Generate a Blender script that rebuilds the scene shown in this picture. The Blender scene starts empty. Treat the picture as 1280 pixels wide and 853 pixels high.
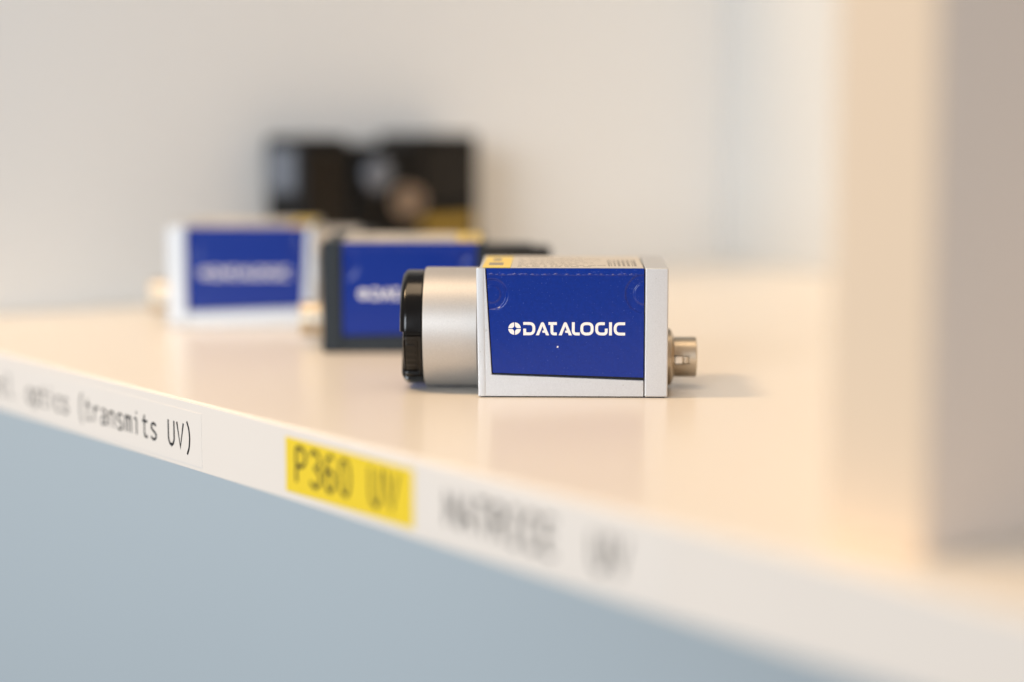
import bpy, bmesh, math, random
from mathutils import Vector, Matrix
random.seed(7)
R = math.radians
sc = bpy.context.scene
col = sc.collection

# ------------------------------------------------------------------ camera
cam_d = bpy.data.cameras.new('camera')
cam = bpy.data.objects.new('camera', cam_d); col.objects.link(cam)
cam.location = (0, 0, 0.1098)
cam.rotation_euler = (R(90 - 7.1335), 0, 0)
cam_d.lens = 70.0; cam_d.sensor_width = 36.0; cam_d.sensor_fit = 'HORIZONTAL'
cam_d.clip_start = 0.02; cam_d.clip_end = 50
cam_d.dof.use_dof = True
cam_d.dof.focus_distance = 0.7150
cam_d.dof.aperture_fstop = 2.25
cam_d.dof.aperture_blades = 0
sc.camera = cam

# ------------------------------------------------------------------ light of the room
w = bpy.data.worlds.new('World'); sc.world = w; w.use_nodes = True
bg = w.node_tree.nodes['Background']
bg.inputs['Color'].default_value = (0.92, 0.96, 1.0, 1)
bg.inputs['Strength'].default_value = 0.24

def area(name, loc, target, sx, sy, power, colr):
    d = bpy.data.lights.new(name, 'AREA'); d.shape = 'RECTANGLE'; d.size = sx; d.size_y = sy
    d.energy = power; d.color = colr
    o = bpy.data.objects.new(name, d); col.objects.link(o)
    o.location = loc
    o.rotation_euler = (Vector(target) - Vector(loc)).to_track_quat('-Z', 'Y').to_euler()
    return o
area('ceiling_lamp', (-1.02, 0.62, 1.50), (0.03, 0.75, 0), 0.27, 0.27, 17.5, (1.0, 0.70, 0.40))
area('ceiling_panel', (-0.35, 0.62, 2.3), (0.0, 0.8, 0), 1.0, 1.0, 20, (1.0, 0.74, 0.48))
area('window', (-1.35, -1.65, 0.62), (-0.40, 1.12, 0), 1.4, 1.2, 8.8, (0.86, 0.93, 1.0)).data.spread = R(59)

sc.view_settings.view_transform = 'Standard'
sc.view_settings.look = 'None'
sc.view_settings.exposure = 0.05
sc.view_settings.gamma = 1.0
sc.view_settings.use_curve_mapping = False
sc.render.engine = 'CYCLES'
sc.cycles.use_denoising = True
sc.cycles.max_bounces = 10
sc.cycles.diffuse_bounces = 6
sc.cycles.caustics_reflective = False
sc.cycles.caustics_refractive = False

# ------------------------------------------------------------------ materials
def mat(name, base, rough=0.5, metal=0.0, coat=0.0, coat_rough=0.1, spec=0.5,
        var=0.0, var_scale=200.0, bump=0.0, bump_scale=2000.0, bump_dist=0.0001, rvar=0.0, grain=None):
    m = bpy.data.materials.new(name); m.use_nodes = True
    nt = m.node_tree; b = nt.nodes['Principled BSDF']
    b.inputs['Base Color'].default_value = (*base, 1)
    b.inputs['Roughness'].default_value = rough
    b.inputs['Metallic'].default_value = metal
    b.inputs['Coat Weight'].default_value = coat
    b.inputs['Coat Roughness'].default_value = coat_rough
    b.inputs['Specular IOR Level'].default_value = spec
    tc = nt.nodes.new('ShaderNodeTexCoord')
    def noise(scale, detail=4):
        n = nt.nodes.new('ShaderNodeTexNoise'); n.inputs['Scale'].default_value = scale
        n.inputs['Detail'].default_value = detail
        nt.links.new(tc.outputs['Object'], n.inputs['Vector']); return n
    if var:
        n = noise(var_scale, 6)
        mx = nt.nodes.new('ShaderNodeMix'); mx.data_type = 'RGBA'
        mx.inputs['A'].default_value = (*[c * (1 - var) for c in base], 1)
        mx.inputs['B'].default_value = (*[min(1, c * (1 + var)) for c in base], 1)
        nt.links.new(n.outputs['Fac'], mx.inputs['Factor'])
        nt.links.new(mx.outputs['Result'], b.inputs['Base Color'])
    if grain:                                     # sparse fine specks of another tone
        n = noise(grain[0], 2)
        mr = nt.nodes.new('ShaderNodeMapRange'); mr.inputs['From Min'].default_value = grain[1]; mr.inputs['From Max'].default_value = grain[1] + 0.06
        nt.links.new(n.outputs['Fac'], mr.inputs['Value'])
        n2 = noise(60, 4)
        mu = nt.nodes.new('ShaderNodeMath'); mu.operation = 'MULTIPLY'
        nt.links.new(mr.outputs['Result'], mu.inputs[0]); nt.links.new(n2.outputs['Fac'], mu.inputs[1])
        g = nt.nodes.new('ShaderNodeMix'); g.data_type = 'RGBA'
        nt.links.new(mu.outputs['Value'], g.inputs['Factor'])
        src = b.inputs['Base Color'].links
        if src: nt.links.new(src[0].from_socket, g.inputs['A'])
        else: g.inputs['A'].default_value = (*base, 1)
        g.inputs['B'].default_value = (*grain[2], 1)
        nt.links.new(g.outputs['Result'], b.inputs['Base Color'])
    if rvar:
        n = noise(var_scale * 0.7, 5)
        mr = nt.nodes.new('ShaderNodeMapRange')
        mr.inputs['To Min'].default_value = max(0.02, rough - rvar); mr.inputs['To Max'].default_value = rough + rvar
        nt.links.new(n.outputs['Fac'], mr.inputs['Value']); nt.links.new(mr.outputs['Result'], b.inputs['Roughness'])
    if bump:
        n = noise(bump_scale, 3)
        bp = nt.nodes.new('ShaderNodeBump'); bp.inputs['Strength'].default_value = bump
        bp.inputs['Distance'].default_value = bump_dist
        nt.links.new(n.outputs['Fac'], bp.inputs['Height']); nt.links.new(bp.outputs['Normal'], b.inputs['Normal'])
        if coat: nt.links.new(bp.outputs['Normal'], b.inputs['Coat Normal'])
    return m
M = {}
M['laminate'] = mat('white_laminate', (0.845, 0.785, 0.70), rough=0.42, coat=0.3, coat_rough=0.17, var=0.015, var_scale=9, rvar=0.05)
M['edge'] = mat('white_edge_band', (0.84, 0.79, 0.735), rough=0.45, var=0.02, var_scale=14, bump=0.08, bump_scale=600, bump_dist=0.0002)
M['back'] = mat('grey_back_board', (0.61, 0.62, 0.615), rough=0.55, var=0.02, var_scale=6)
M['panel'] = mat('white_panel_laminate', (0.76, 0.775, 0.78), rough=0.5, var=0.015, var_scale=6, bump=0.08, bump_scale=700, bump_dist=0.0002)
M['post'] = mat('pinkish_grey_laminate', (0.80, 0.70, 0.625), rough=0.5, var=0.02, var_scale=8)
M['post_front'] = mat('peach_lamp_tone', (0.80, 0.645, 0.485), rough=0.5, var=0.02, var_scale=8)  # warm lamp tone on the upright's front, put into the colour
M['amber'] = mat('amber_label', (0.36, 0.23, 0.025), rough=0.5)
M['wall'] = mat('wall_daylight_tint', (0.535, 0.645, 0.735), rough=0.8, var=0.03, var_scale=2.5, bump=0.1, bump_scale=90, bump_dist=0.001)  # blue of the cool daylight is put into the wall colour
M['silver'] = mat('satin_silver_metal', (0.58, 0.60, 0.625), rough=0.42, metal=0.5, grain=(520, 0.70, (0.36, 0.35, 0.33)), var=0.13, var_scale=2400, rvar=0.06, bump=0.25, bump_scale=2600, bump_dist=0.00008)
M['barrel'] = mat('satin_barrel_metal', (0.53, 0.51, 0.49), rough=0.48, metal=0.6, var=0.16, var_scale=2200, rvar=0.05, bump=0.4, bump_scale=3000, bump_dist=0.00007)
M['dark_metal'] = mat('anthracite_metal', (0.015, 0.021, 0.027), rough=0.48, spec=0.35, metal=0.2, var=0.08, var_scale=900, bump=0.2, bump_scale=2500, bump_dist=0.00008)
M['black'] = mat('black_plastic', (0.005, 0.004, 0.0035), rough=0.18, spec=0.35, var=0.1, var_scale=400, rvar=0.08, bump=0.06, bump_scale=1200, bump_dist=0.0001)
M['black_gloss'] = mat('black_gloss_housing', (0.004, 0.004, 0.0045), rough=0.3, spec=0.18, rvar=0.06, var=0.1, var_scale=120)
M['blue_sheen'] = mat('painted_blue_sheen', (0.12, 0.14, 0.18), rough=0.22, coat=0.6, coat_rough=0.1)  # bluish highlight on the black housings, put into the base colour
M['gap_shade'] = mat('painted_gap_shade', (0.008, 0.008, 0.009), rough=0.7)  # near-black stand-in for shade in narrow gaps
M['blue'] = mat('glossy_blue_label', (0.002, 0.025, 0.245), rough=0.2, spec=0.40, rvar=0.06, var=0.22, var_scale=900, grain=(1500, 0.66, (0.07, 0.11, 0.42)), bump=0.05, bump_scale=420, bump_dist=0.00025)
M['print_white'] = mat('white_print', (0.84, 0.82, 0.80), rough=0.45)
M['paper'] = mat('cream_paper_label', (0.60, 0.57, 0.52), rough=0.5, var=0.03, var_scale=300)
M['yellow'] = mat('yellow_label', (0.86, 0.64, 0.10), rough=0.4, var=0.03, var_scale=200)
M['print_grey'] = mat('grey_print', (0.26, 0.25, 0.235), rough=0.6)
M['nickel'] = mat('sand_nickel', (0.60, 0.52, 0.41), rough=0.38, metal=0.95, var=0.03, var_scale=500)
M['chrome'] = mat('bright_key', (0.85, 0.86, 0.87), rough=0.15, metal=1.0)
M['socket'] = mat('socket_insert', (0.02, 0.02, 0.02), rough=0.5)
M['tape_white'] = mat('white_tape', (0.84, 0.795, 0.745), rough=0.45, var=0.02, var_scale=14)
M['tape_yellow'] = mat('yellow_tape', (0.90, 0.67, 0.035), rough=0.35, var=0.02, var_scale=60)
M['ink'] = mat('black_ink', (0.015, 0.015, 0.016), rough=0.5)
M['bronze'] = mat('bronze_port', (0.50, 0.40, 0.32), rough=0.3, metal=0.8)

# ------------------------------------------------------------------ helpers
mm = 0.001
def link(name, bm, m, parent=None, smooth=False, loc=None):
    me = bpy.data.meshes.new(name)
    bmesh.ops.recalc_face_normals(bm, faces=bm.faces[:])
    bm.to_mesh(me); bm.free()
    if m: me.materials.append(m)
    if smooth:
        for p in me.polygons: p.use_smooth = True
        if smooth != 'all':
            me.set_sharp_from_angle(angle=R(smooth if smooth is not True else 35))
    o = bpy.data.objects.new(name, me); col.objects.link(o)
    if smooth and len(me.polygons) < 9000:
        wn = o.modifiers.new('weighted_normals', 'WEIGHTED_NORMAL'); wn.keep_sharp = True; wn.weight = 100
    if parent: o.parent = parent
    if loc: o.location = loc
    return o
def tag(o, label=None, cat=None, group=None, kind=None):
    if label: o['label'] = label
    if cat: o['category'] = cat
    if group: o['group'] = group
    if kind: o['kind'] = kind
    return o
def empty(name, loc, rz=0):
    o = bpy.data.objects.new(name, None); col.objects.link(o)
    o.location = loc; o.rotation_euler = (0, 0, rz); o.empty_display_size = 0.02
    return o
def box(bm, x0, x1, y0, y1, z0, z1, bev=0.0, seg=2):
    """box in millimetres"""
    n0 = len(bm.verts)
    r = bmesh.ops.create_cube(bm, size=1)
    vs = r['verts']
    bmesh.ops.scale(bm, vec=((x1 - x0) * mm, (y1 - y0) * mm, (z1 - z0) * mm), verts=vs)
    bmesh.ops.translate(bm, vec=((x0 + x1) / 2 * mm, (y0 + y1) / 2 * mm, (z0 + z1) / 2 * mm), verts=vs)
    if bev:
        es = list({e for v in vs for e in v.link_edges})
        bmesh.ops.bevel(bm, geom=es, offset=bev * mm, segments=seg, affect='EDGES', profile=0.5)
def prism_xz(bm, pts, y0, y1, bev=0.0, seg=2):
    a = [bm.verts.new((x * mm, y0 * mm, z * mm)) for x, z in pts]
    b = [bm.verts.new((x * mm, y1 * mm, z * mm)) for x, z in pts]
    n = len(pts); fs = [bm.faces.new(a), bm.faces.new(b)]
    for i in range(n): fs.append(bm.faces.new((a[i], a[(i + 1) % n], b[(i + 1) % n], b[i])))
    bmesh.ops.recalc_face_normals(bm, faces=fs)
    if bev:
        es = [e for e in {e for v in a for e in v.link_edges} if e.is_valid]
        bmesh.ops.bevel(bm, geom=es, offset=bev * mm, segments=seg, affect='EDGES', profile=0.5)
def lathe_x(bm, prof, cy, cz, n=96, rfun=None, skip=None, close0=False, close1=False):
    """profile (x, r) in mm turned about an axis parallel to x; angle 0 faces the viewer side (-y), positive is up"""
    rings = []
    for i, (x, r) in enumerate(prof):
        ring = []
        for k in range(n):
            a = 2 * math.pi * k / n
            rr = r if rfun is None else rfun(x, r, math.degrees(a) if a <= math.pi else math.degrees(a) - 360)
            ring.append(bm.verts.new((x * mm, (cy - rr * math.cos(a)) * mm, (cz + rr * math.sin(a)) * mm)))
        rings.append(ring)
    for i in range(len(prof) - 1):
        for k in range(n):
            if skip and skip((prof[i][0] + prof[i + 1][0]) / 2, ((k + .5) * 360 / n + 180) % 360 - 180): continue
            k2 = (k + 1) % n
            bm.faces.new((rings[i][k], rings[i][k2], rings[i + 1][k2], rings[i + 1][k]))
    if close0: bm.faces.new(rings[0])
    if close1: bm.faces.new(rings[-1])
def flat_poly(bm, pts, y):
    vs = [bm.verts.new((x * mm, y * mm, z * mm)) for x, z in pts]
    bm.faces.new(vs)

# ---- lettering -----------------------------------------------------
def round_line(pts, rad, n=6):
    """polyline whose inner corners are rounded"""
    out = [Vector(pts[0])]
    for i in range(1, len(pts) - 1):
        p, a, b = Vector(pts[i]), Vector(pts[i - 1]), Vector(pts[i + 1])
        d0, d1 = (a - p), (b - p)
        t = min(rad, d0.length * 0.5, d1.length * 0.5)
        s, e = p + d0.normalized() * t, p + d1.normalized() * t
        for k in range(n + 1):
            q = k / n
            out.append(s * (1 - q) ** 2 + p * 2 * q * (1 - q) + e * q * q)
    out.append(Vector(pts[-1]))
    return out
def stroke(bm, pts, t, y, fn, closed=False):
    P = [Vector(p) for p in pts]; n = len(P); L = []; Rr = []
    for i in range(n):
        if closed: a, b = P[i - 1], P[(i + 1) % n]
        else: a, b = P[max(0, i - 1)], P[min(n - 1, i + 1)]
        d0 = (P[i] - a) if (closed or i > 0) else (b - P[i])
        d1 = (b - P[i]) if (closed or i < n - 1) else (P[i] - a)
        n0 = Vector((-d0.y, d0.x)).normalized(); n1 = Vector((-d1.y, d1.x)).normalized()
        m = (n0 + n1); m.normalize()
        k = t / 2 / max(0.5, m.dot(n0))
        L.append(P[i] + m * k); Rr.append(P[i] - m * k)
    def V(p):
        x, z = fn(p.x, p.y); return bm.verts.new((x * mm, y * mm, z * mm))
    l = [V(p) for p in L]; r = [V(p) for p in Rr]
    for i in range(n if closed else n - 1):
        j = (i + 1) % n
        bm.faces.new((l[i], l[j], r[j], r[i]))
def logo(bm, x0, z0, h, y):
    """round star emblem and nine wide square-shouldered capitals; x0 = left edge of the emblem, z0 = foot of the letters"""
    fn = lambda a, b: (x0 + a * h, z0 + b * h)
    # emblem: disc cut by a four-pointed star
    rr = 0.47; cx = rr; cz = 0.5
    for q in range(4):
        pts = []
        for k in range(13):
            a = R(4 + 82 * k / 12); pts.append((rr * math.cos(a), rr * math.sin(a)))
        g = 0.032
        for k in range(11):
            t = k / 10; a = R(90 * (1 - t))
            sx = abs(math.cos(a)) ** 4.6 * (rr - .01); sy = abs(math.sin(a)) ** 4.6 * (rr - .01)
            pts.append((max(g, sx), max(g, sy)))
        c, s = math.cos(R(90 * q)), math.sin(R(90 * q))
        P = [(x * c - z * s + cx, x * s + z * c + cz) for x, z in pts]
        flat_poly(bm, [fn(*p) for p in P], y)
    t = 0.215; lo = t / 2; hi = 1 - t / 2
    def S(x, pts, rad=0.3, closed=False):
        P = round_line([(x + a, b) for a, b in pts], rad) if len(pts) > 2 else [(x + a, b) for a, b in pts]
        stroke(bm, P, t, y, fn, closed)
    X = 1.12
    S(X, [(0, hi), (.80, hi), (.80, lo), (.11, lo), (.11, .50)], .34)
    # sharpen the lower left corner of the D
    flat_poly(bm, [fn(X + .003, 0), fn(X + .25, 0), fn(X + .25, .2), fn(X + .003, .2)], y - .004)
    for xa in (2.07, 3.79):
        A = [(0, 0), (.37, .90), (.42, .97), (.50, 1.0), (.58, .97), (.63, .90), (1.0, 0), (.765, 0), (.69, .19), (.51, .19), (.48, .25),
             (.51, .36), (.62, .36), (.50, .68), (.235, 0)]
        flat_poly(bm, [fn(xa + p, q) for p, q in A], y)
    S(3.02, [(0, hi), (.63, hi)])
    S(3.02, [(.26, hi - .09), (.26, lo), (.63, lo)], .36)
    S(4.78, [(.11, 1), (.11, lo), (.60, lo)], .34)
    pts = [(.11 + .39 - .39 * math.copysign(abs(math.cos(R(a))) ** .72, math.cos(R(a))), .5 + (.5 - lo) * math.copysign(abs(math.sin(R(a))) ** .72, math.sin(R(a)))) for a in range(0, 360, 10)]
    S0 = [(5.42 + a, b) for a, b in pts]; stroke(bm, S0, t, y, fn, True)
    S(6.54, [(.72, hi), (.11, hi), (.11, lo), (.83, lo), (.83, .52)], .36)
    S(7.58, [(.11, 0), (.11, 1)])
    S(7.93, [(.86, hi), (.11, hi), (.11, lo), (.86, lo)], .38)
# single-line printer capitals: cell one wide, capitals one high
GLYPH = {
 'i': [[(.18, .66), (.46, .66), (.46, 0)], [(.46, .86), (.46, .97)]],
 'n': [[(.16, .66), (.16, 0)], [(.16, .50), (.34, .66), (.62, .66), (.76, .50), (.76, 0)]],
 'c': [[(.78, .58), (.60, .66), (.34, .66), (.16, .46), (.16, .20), (.34, 0), (.60, 0), (.78, .08)]],
 'l': [[(.20, 1), (.46, 1), (.46, .10), (.56, 0), (.76, 0)]],
 '.': [[(.40, .0), (.40, .10)]],
 'o': [[(.46, .66), (.20, .60), (.14, .33), (.20, .06), (.46, 0), (.72, .06), (.78, .33), (.72, .60), (.46, .66)]],
 'p': [[(.16, .66), (.16, -.28)], [(.16, .50), (.34, .66), (.60, .66), (.78, .46), (.78, .20), (.60, 0), (.34, 0), (.16, .16)]],
 't': [[(.38, .92), (.38, .14), (.50, 0), (.76, .03)], [(.14, .66), (.74, .66)]],
 's': [[(.74, .58), (.56, .66), (.32, .66), (.18, .54), (.26, .40), (.66, .28), (.77, .14), (.60, 0), (.34, 0), (.15, .09)]],
 '(': [[(.72, 1.12), (.50, .84), (.42, .45), (.50, .06), (.72, -.22)]],
 ')': [[(.20, 1.12), (.42, .84), (.50, .45), (.42, .06), (.20, -.22)]],
 'r': [[(.24, .66), (.24, 0)], [(.24, .42), (.44, .64), (.60, .67), (.78, .60)]],
 'a': [[(.20, .58), (.36, .66), (.58, .66), (.72, .54), (.72, 0)], [(.72, .38), (.34, .36), (.16, .20), (.22, .03), (.44, 0), (.72, .16)]],
 'm': [[(.10, .66), (.10, 0)], [(.10, .54), (.24, .66), (.38, .66), (.46, .54), (.46, 0)], [(.46, .54), (.60, .66), (.74, .66), (.82, .54), (.82, 0)]],
 'U': [[(.14, 1), (.14, .22), (.30, 0), (.62, 0), (.78, .22), (.78, 1)]],
 'V': [[(.10, 1), (.46, 0), (.82, 1)]],
 'P': [[(.16, 0), (.16, 1), (.56, 1), (.78, .88), (.78, .60), (.56, .47), (.16, .47)]],
 '3': [[(.16, .86), (.32, 1), (.58, 1), (.76, .86), (.76, .66), (.58, .53), (.40, .53)], [(.50, .53), (.64, .50), (.80, .36), (.80, .16), (.60, 0), (.32, 0), (.13, .14)]],
 '6': [[(.72, .92), (.56, 1), (.34, .94), (.18, .66), (.15, .30), (.24, .06), (.46, 0), (.68, .06), (.79, .30), (.68, .53), (.46, .59), (.24, .50), (.16, .36)]],
 '0': [[(.46, 1), (.22, .90), (.14, .50), (.22, .10), (.46, 0), (.70, .10), (.78, .50), (.70, .90), (.46, 1)]],
 'M': [[(.12, 0), (.12, 1), (.46, .38), (.80, 1), (.80, 0)]],
 'A': [[(.08, 0), (.46, 1), (.84, 0)], [(.22, .34), (.70, .34)]],
 'T': [[(.10, 1), (.82, 1)], [(.46, .96), (.46, 0)]],
 'R': [[(.16, 0), (.16, 1), (.56, 1), (.76, .88), (.76, .62), (.56, .50), (.16, .50)], [(.46, .48), (.80, 0)]],
 'I': [[(.46, 0), (.46, 1)], [(.24, 1), (.68, 1)], [(.24, 0), (.68, 0)]],
 'C': [[(.80, .84), (.60, 1), (.36, 1), (.16, .78), (.16, .22), (.36, 0), (.60, 0), (.80, .16)]],
 'E': [[(.78, 1), (.18, 1), (.18, 0), (.78, 0)], [(.20, .52), (.68, .52)]],
}
def print_text(bm, chars, cap, pitch, x0, z0, y, t):
    """all lengths in millimetres"""
    lay = 0
    for k, ch in enumerate(chars):
        for line in GLYPH.get(ch, []):
            P = [(x * pitch, z * cap) for x, z in line]
            if len(P) > 2 and ch not in 'VMA': P = round_line(P, min(pitch, cap) * .16, 4)
            stroke(bm, P, t, y - 0.0015 * (lay % 3), lambda a, b: (x0 + k * pitch + a, z0 + b)); lay += 1

# ------------------------------------------------------------------ the shelf bay
U = Vector((-0.60780944, 0.79408292, 0)); V = Vector((0.79408292, 0.60780944, 0))
def uv(u, v, z=0.0): return U * u + V * v + Vector((0, 0, z))
BAY = Matrix((( -U.x, V.x, 0, 0), (-U.y, V.y, 0, 0), (0, 0, 1, 0), (0, 0, 0, 1)))   # local x runs along the front edge, y into the shelf
def slab(name, u0, u1, v0, v1, z0, z1, m, bev=0.0, seg=3, parent=None):
    bm = bmesh.new()
    box(bm, -u1 * 1000, -u0 * 1000, v0 * 1000, v1 * 1000, z0 * 1000, z1 * 1000, bev, seg)
    o = link(name, bm, m, parent, smooth=40 if bev else False)
    o.matrix_world = BAY
    return o
FRONT = 0.3372; SIDE = 0.9365; BACK = 0.889
shelf = slab('shelf_board', -0.60, 0.975, FRONT + 0.0008, BACK + 0.02, -0.0248, 0.0, M['laminate'], 1.0)
tag(shelf, 'white laminate shelf board the silver and dark cameras stand on', 'shelf', kind='structure')
band = slab('front_strip', -0.60, 0.975, FRONT, FRONT + 0.0012, -0.0251, -0.0006, M['edge'], 0.45, 2)
band.parent = shelf; band.matrix_parent_inverse = shelf.matrix_world.inverted()
lp = slab('side_panel', SIDE, SIDE + 0.018, FRONT + 0.02, BACK + 0.018, 0.0002, 0.42, M['panel'], 0.6)
tag(lp, 'white side panel standing behind the two rear cameras', 'panel', kind='structure')
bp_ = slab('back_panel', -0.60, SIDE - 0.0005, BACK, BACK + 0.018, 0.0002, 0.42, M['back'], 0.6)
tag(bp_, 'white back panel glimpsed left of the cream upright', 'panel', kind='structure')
post = slab('upright', 0.3067, 0.3377, 0.3584, BACK - 0.0005, 0.0002, 0.42, M['post'], 0.8)
tag(post, 'cream upright divider standing blurred on the shelf at the right edge', 'divider')
pe = slab('front_strip', 0.3066, 0.3378, 0.3572, 0.3586, 0.0002, 0.42, M['post_front'], 0.4, 2)  # added strip carrying the painted warm tone of the front
pe.parent = post; pe.matrix_parent_inverse = post.matrix_world.inverted()
bm = bmesh.new(); box(bm, -3000, 3000, 2300, 2320, -1500, 1300)
wl = link('wall', bm, M['wall']); tag(wl, 'wall with a cool daylight tint in its colour, seen below the shelf', kind='structure')

# ------------------------------------------------------------------ tape labels on the shelf edge
def tape(name, u_left, u_right, z0, z1, m, words, label, cap, pitch, u_text, z_text, emb):
    root = empty(name, uv(u_left, FRONT - 0.0001, z0))
    root.rotation_euler = (0, 0, math.atan2(-U.y, -U.x))
    L = (u_left - u_right) * 1000; Hh = (z1 - z0) * 1000
    bm = bmesh.new(); box(bm, 0, L, -0.03, 0.06, 0, Hh)
    link('tape_strip', bm, m, root)
    bm = bmesh.new()
    for wd, ut in zip(words, u_text):
        print_text(bm, wd, cap * 1000, pitch * 1000, (u_left - ut) * 1000, (z_text - z0) * 1000, -0.05, emb)
    link('lettering', bm, M['ink'], root)
    return tag(root, label, 'tape label')
tape('tape_label', 0.836, 0.6222, -0.0233, -0.0039, M['tape_white'], ['incl. optics (transmits UV)'],
     'white tape label about optics transmitting UV, leftmost on the shelf edge', 0.0090, 0.0069, [0.6275 + 27 * 0.0069], -0.0180, 1.05)
tape('tape_label', 0.5644, 0.4897, -0.0222, -0.0038, M['tape_yellow'], ['P360 UV'],
     'yellow tape label with black print on the shelf edge', 0.0117, 0.0089, [0.5590], -0.0182, 1.4)
tape('tape_label', 0.4860, 0.375, -0.0225, -0.0038, M['tape_white'], ['MATRICE', 'UV'],
     'white tape label with blurred grey print, right of the yellow one', 0.0100, 0.0077, [0.4735, 0.4052], -0.0178, 1.45)

# ------------------------------------------------------------------ smart cameras
LEN, DEP, HGT = 68.4, 56.0, 47.0
def smart_camera(name, loc, rz, label, dark, lens_right):
    root = empty(name, loc, rz)
    tag(root, label, 'camera', 'boxed industrial cameras on the shelf')
    body = M['dark_metal'] if dark else M['silver']
    brl = M['black'] if dark else M['barrel']
    fx = (lambda x: LEN - x) if lens_right else (lambda x: x)
    def bx(bm, x0, x1, *a, **k):
        a0, a1 = sorted((fx(x0), fx(x1))); box(bm, a0, a1, *a, **k)
    def FX(pts): return [(fx(x), z) for x, z in pts]
    # housing: block with an L-shaped front frame round the label
    bm = bmesh.new()
    bx(bm, 0.15, 59.7, 2.6, DEP, 0.5, HGT - 0.05, bev=0.4)
    prism_xz(bm, FX([(0.1, 0.42), (59.75, 0.42), (59.75, 6.35), (4.95, 8.35), (2.6, HGT - .12), (0.0, HGT - .12)]), 0.16, 3.1, 0.3, 2)
    prism_xz(bm, FX([(0.0, 0.35), (2.75, 0.35), (2.1, HGT), (-0.75, HGT)]), 0.0, 3.3, 0.4, 2)
    link('housing', bm, body, root, smooth=40)
    bm = bmesh.new(); bx(bm, 60.0, LEN, -0.1, DEP + 0.1, 0.35, HGT + 0.1, bev=0.55, seg=3)
    link('end_cap', bm, body, root, smooth=40)
    bm = bmesh.new(); bx(bm, 2.4, 59.9, 1.7, 2.75, 5.5, HGT - 0.6)  # added black sheet that paints the shadow gap round the label
    link('gap_shade', bm, M['gap_shade'], root)
    bm = bmesh.new(); bx(bm, 1.0, LEN - 1.0, 1.0, DEP - 1.0, 0.0, 0.8)  # added dark slab that paints the contact shadow line under the body
    link('contact_shade', bm, M['gap_shade'], root)
    # blue side label, pressed into two screw holes and bent at its top edge
    bm = bmesh.new()
    nx, nz = (400, 290) if not lens_right else (150, 110)
    dimples = [(4.9, 37.5, 6.0), (60.0, 37.8, 7.4)]
    def yfront(x, z):
        y = 0.0
        if z > 44.75: y += (z - 44.75) * 0.36
        for i, (cx, cz, rad) in enumerate(dimples):
            d = math.hypot(x - cx, z - cz)
            t = min(1, max(0, (rad - d) / (0.85 if i == 0 else .6))); y += (0.70 if i == 0 else .50) * t ** 1.6
            t = min(1, max(0, (rad * .58 - d) / 0.7)); y -= 0.34 * t * t * (3 - 2 * t)
        y += 0.018 * math.sin(x * .9 + z * .35) * math.sin(z * .55)
        if 43.5 < z < 46: y -= (0.17 + 0.15 * math.sin(x * 2.3) * math.sin(x * .71 + 1)) * math.exp(-((z - 44.75 - .12 * math.sin(x * .5)) / .22) ** 2)
        return y
    grid = []
    for j in range(nz + 1):
        t = j / nz; row = []
        zl, zr = 9.05 + (46.85 - 9.05) * t, 7.45 + (46.85 - 7.45) * t
        xl, xr = 5.25 + (2.95 - 5.25) * t, 59.62
        for i in range(nx + 1):
            s = i / nx; x = xl + (xr - xl) * s; z = zl + (zr - zl) * s
            row.append(bm.verts.new((fx(x) * mm, yfront(x, z) * mm, z * mm)))
        grid.append(row)
    for j in range(nz):
        for i in range(nx):
            bm.faces.new((grid[j][i], grid[j][i + 1], grid[j + 1][i + 1], grid[j + 1][i]))
    rim = [grid[0][i] for i in range(nx + 1)] + [grid[j][nx] for j in range(1, nz + 1)] + [grid[nz][i] for i in range(nx - 1, -1, -1)] + [grid[j][0] for j in range(nz - 1, 0, -1)]
    back = [bm.verts.new((v.co.x, 1.75 * mm, v.co.z)) for v in rim]
    n = len(rim)
    for i in range(n):
        bm.faces.new((rim[i], rim[(i + 1) % n], back[(i + 1) % n], back[i]))
    lab = link('side_label', bm, M['blue'], root, smooth=45)
    # print on the label
    bm = bmesh.new()
    lx = (LEN - 53.1) if lens_right else 10.9
    logo(bm, lx, 22.75, 4.78, -0.05)
    link('lettering', bm, M['print_white'], lab)
    # labels on the lid
    bm = bmesh.new(); bx(bm, 1.4, 11.6, 2.2, 50, HGT - 0.1, HGT + 0.08)
    yl = link('warning_label', bm, M['yellow'], root)
    bm = bmesh.new(); bx(bm, 3.4, 8.6, 12, 22, HGT + 0.08, HGT + 0.10); bx(bm, 4.4, 7.4, 30, 41, HGT + 0.08, HGT + 0.10)
    link('print_mark', bm, M['print_grey'], yl)
    bm = bmesh.new(); bx(bm, 12.0, 59.4, 1.2, 52, HGT - 0.1, HGT + 0.06)
    wl_ = link('type_label', bm, M['paper'], root)
    bm = bmesh.new(); rnd = random.Random(3)
    for yy, x0, x1 in ((5, 14, 40), (10, 14, 44), (15, 14, 34), (21, 14, 42), (27, 14, 38), (34, 14, 44), (41, 14, 36)):
        x = x0
        while x < x1:
            wd = rnd.choice((1.1, 1.6, 2.2, 3.0))
            bx(bm, x, x + wd, yy, yy + 1.7, HGT + 0.06, HGT + 0.08)
            x += wd + rnd.choice((0.5, 0.5, 1.4))
    x = 47.0
    while x < 57:                                  # bars
        wd = rnd.choice((0.35, 0.6, 0.9)); bx(bm, x, x + wd, 8, 34, HGT + 0.06, HGT + 0.08); x += wd + rnd.choice((0.4, 0.8))
    link('print_mark', bm, M['print_grey'], wl_)
    # lens barrel and its clip-on cap
    cy, cz = 28.0, 22.6
    bm = bmesh.new()
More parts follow.
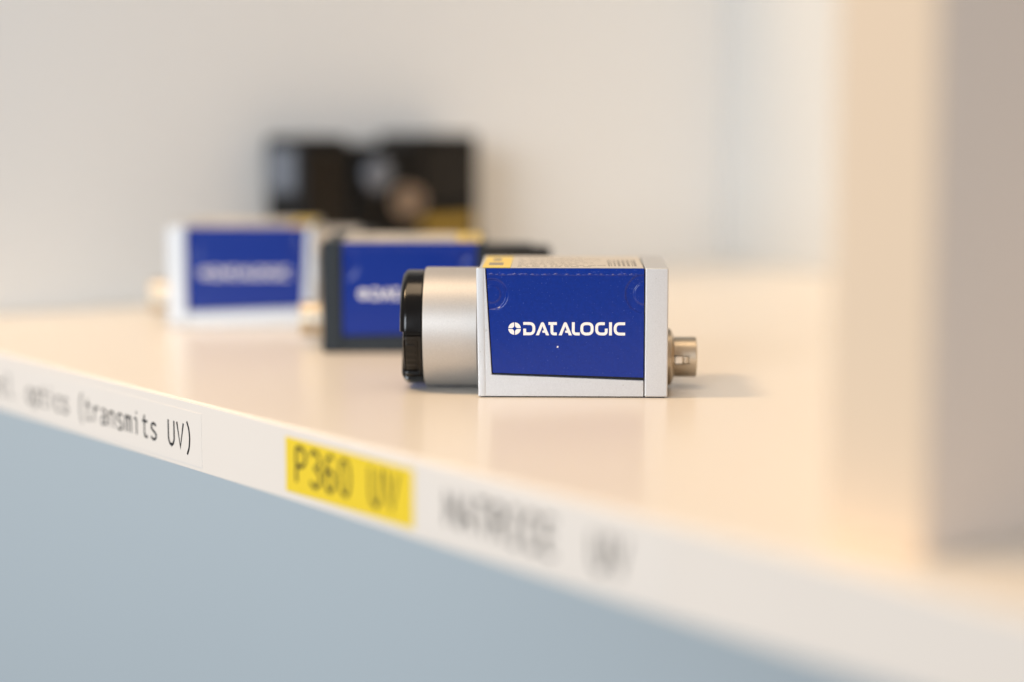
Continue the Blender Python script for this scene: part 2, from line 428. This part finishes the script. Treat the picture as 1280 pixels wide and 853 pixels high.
    prof = [(0.4, 21.4), (-0.5, 21.4), (-0.6, 21.9), (-1.0, 22.25), (-20.2, 22.25), (-20.55, 22.1), (-20.75, 21.7), (-20.75, 19.0)]
    lathe_x(bm, [(fx(x), r) for x, r in prof], cy, cz, 128)
    link('lens_barrel', bm, brl, root, smooth=40)
    bm = bmesh.new()
    xs = [-20.4, -21.0, -21.3, -21.6] + [-21.6 - 0.28 * k for k in range(1, 19)]
    prof = [(x, 20.6 if x > -21.1 else 21.3) for x in xs]
    for k in range(1, 11):
        a = R(9 * k); prof.append((-26.64 - 2.6 * math.sin(a), 21.3 - 3.4 * (1 - math.cos(a))))
    prof += [(-29.26, 15), (-29.26, 8), (-29.26, 0.5)]
    def capr(x, r, a):
        xx = fx(x) if lens_right else x
        if r < 16: return r
        if -3.2 <= a <= 0.2: r -= 1.6
        elif -62 < a < -3.2:
            r -= 1.0
            if -27.9 < xx < -22.6 and -54 < a < -8:
                r -= 0.95
                if -26.9 < xx < -23.4 and -50 < a < -12: r += 0.22 * (0.5 + 0.5 * math.cos(R(a) * 46))
        return r
    lathe_x(bm, [(fx(x), r) for x, r in prof], cy, cz, 360, rfun=capr, close1=True)
    for v in bm.verts:
        xx = fx(v.co.x * 1000); a = math.degrees(math.atan2(v.co.z * 1000 - cz, cy - v.co.y * 1000))
        if -62 < a < 0.2 and xx < -27.6 and math.hypot(v.co.z * 1000 - cz, cy - v.co.y * 1000) > 14:
            v.co.x = fx(-27.6 + (xx + 27.6) * 0.35) * mm
    link('lens_cap', bm, M['black'], root, smooth=32)
    # round cable socket on the end cap
    cy, cz = 28.0, 11.4
    bm = bmesh.new()
    lathe_x(bm, [(fx(x), r) for x, r in [(LEN - .3, 10.6), (LEN + 2.2, 10.6), (LEN + 2.7, 10.0), (LEN + 3.3, 8.4), (LEN + 3.5, 7.7), (LEN + 3.5, 6.8)]], cy, cz, 96)
    link('socket_flange', bm, M['nickel'], root, smooth=40)
    bm = bmesh.new()
    xs = [LEN + .6, LEN + 3.3, LEN + 3.6, LEN + 6.0, LEN + 9.2, LEN + 11.6]
    prof = [(x, 7.5) for x in xs] + [(LEN + 11.9, 7.3), (LEN + 11.9, 6.5), (LEN + 4, 6.5)]
    hole = lambda x, a: (LEN + 3.6 < (fx(x) if lens_right else x) < LEN + 9.2) and -14.5 < a < 10
    cnt = [0]
    def skip(x, a): return hole(x, a)
    # outer skin carries the key slot; the inner skin stays whole
    lathe_x(bm, [(fx(x), r) for x, r in prof[:6]], cy, cz, 96, skip=skip)
    lathe_x(bm, [(fx(x), r) for x, r in prof[5:]], cy, cz, 96)
    sk = link('cable_socket', bm, M['nickel'], root, smooth=40)
    bm = bmesh.new()
    lathe_x(bm, [(fx(x), r) for x, r in [(LEN + .6, 6.0), (LEN + 8.4, 6.0), (LEN + 8.5, 0.3)]], cy, cz, 48)
    link('socket_insert', bm, M['socket'], sk, smooth=40)
    bm = bmesh.new(); bx(bm, LEN + 3.75, LEN + 6.5, cy - 7.3, cy - 5.6, cz - 1.7, cz + 1.1, bev=.2)
    link('locking_key', bm, M['chrome'], sk, smooth=40)
    bm = bmesh.new(); bx(bm, LEN + 7.1, LEN + 8.7, cy - 7.25, cy - 5.6, cz - 1.7, cz + 1.0, bev=.2)
    link('locking_key', bm, M['nickel'], sk, smooth=40)
    return root
cam1 = smart_camera('industrial_camera', (-0.0122, 0.7129, 0.0), R(-1.5),
             'silver boxed camera with glossy blue label and black lens cap, in sharp focus', False, False)
# a chip in the label of the nearest camera
bm = bmesh.new()
flat_poly(bm, [(28.3, 18.35), (28.75, 18.2), (29.0, 18.5), (28.85, 18.9), (28.45, 18.85)], -0.07)
link('paint_chip', bm, M['print_white'], [o for o in cam1.children if o.name.startswith('side_label')][0])
smart_camera('industrial_camera', (-0.0803, 0.8364, 0.0), 0.0,
             'dark anthracite boxed camera with blue label, partly hidden behind the sharp silver one', True, True)
smart_camera('industrial_camera', (-0.1620, 0.9330, 0.0), R(1),
             'silver boxed camera with blue label, blurred, leftmost on the shelf', False, True)

# ------------------------------------------------------------------ black housings by the side panel
def black_reader(name, u0, v0, du, dv, h, label, wide):
    root = empty(name, uv(u0, v0, 0), math.atan2(V.y, V.x))      # local x along v, local y along u
    tag(root, label, 'camera', 'black housings by the side panel')
    X, Y, Z = dv * 1000, du * 1000, h * 1000
    bm = bmesh.new()
    if wide:
        box(bm, 0, 44, 0, Y, 0, Z - 4.5, 4.0, 5); box(bm, 40, X, 0.6, Y - .5, 0.2, Z, 3.0, 4)
    else:
        box(bm, 0, X, 0, Y, 0, Z, 4.0, 4)
    link('housing', bm, M['black_gloss'], root, smooth=40)
    if wide:
        bm = bmesh.new(); box(bm, 46, X - 3.5, -0.3, 0.9, 50, Z - 5, 0.4, 2)
        link('window', bm, M['black'], root, smooth=40)
        bm = bmesh.new(); box(bm, 45, X - 4, 0.2, 0.9, 33, 41, 0.1, 1)
        link('warning_label', bm, M['amber'], root)
        # round socket on the broad face
        bm = bmesh.new()
        lathe_x(bm, [(0, 8.6), (1.6, 8.4), (2.2, 7.2), (9.0, 7.2), (9.2, 6.2), (3.0, 6.2), (3.0, .3)], 0, 0, 64)
        for v in bm.verts: v.co = Vector((v.co.y + 34.0 * mm, -v.co.x + 0.7 * mm, v.co.z + 51 * mm))
        link('cable_socket', bm, M['bronze'], root, smooth=40)
        bm = bmesh.new(); lathe_x(bm, [(0.0, 11.2), (6.0, 11.2), (6.4, 10.6), (6.4, 9.6), (5.6, 9.4)], 0, 0, 56)
        for v in bm.verts: v.co = Vector((v.co.y + 13 * mm, -v.co.x + 0.4 * mm, v.co.z + 66 * mm))
        link('lens_ring', bm, M['black_gloss'], root, smooth=40)
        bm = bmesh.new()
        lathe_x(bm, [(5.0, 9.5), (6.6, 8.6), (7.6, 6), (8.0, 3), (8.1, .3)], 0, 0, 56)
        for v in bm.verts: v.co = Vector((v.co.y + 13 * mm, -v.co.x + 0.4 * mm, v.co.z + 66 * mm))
        link('front_glass', bm, M['blue_sheen'], root, smooth=40)  # bluish reflection is painted in the glass colour
    else:
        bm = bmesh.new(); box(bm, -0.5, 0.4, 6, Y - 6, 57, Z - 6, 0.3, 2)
        link('sheen_plate', bm, M['blue_sheen'], root, smooth=40)  # added plate that paints the bluish highlight on this facet
        bm = bmesh.new(); box(bm, 3, X - 3, -0.4, 0.5, 10, Z - 6, 0.3, 2)
        link('side_plate', bm, M['black'], root, smooth=40)
        for zz in (14, Z - 8):
            bm = bmesh.new(); lathe_x(bm, [(-.5, 1.6), (.9, 1.6), (1.2, 1.2), (1.2, .2)], 0, 0, 24)
            for v in bm.verts: v.co = Vector((v.co.y + X / 2 * mm, -v.co.x - .2 * mm, v.co.z + zz * mm))
            link('screw', bm, M['dark_metal'], root, smooth=40)
    return root
black_reader('black_housing', 0.8965, 0.5475, 0.0385, 0.0305, 0.0862,
             'narrow upright black housing behind the blurred silver camera', False)
black_reader('black_housing', 0.8980, 0.5800, 0.0370, 0.0850, 0.0866,
             'wide upright black housing with yellow label, behind the dark camera', True)
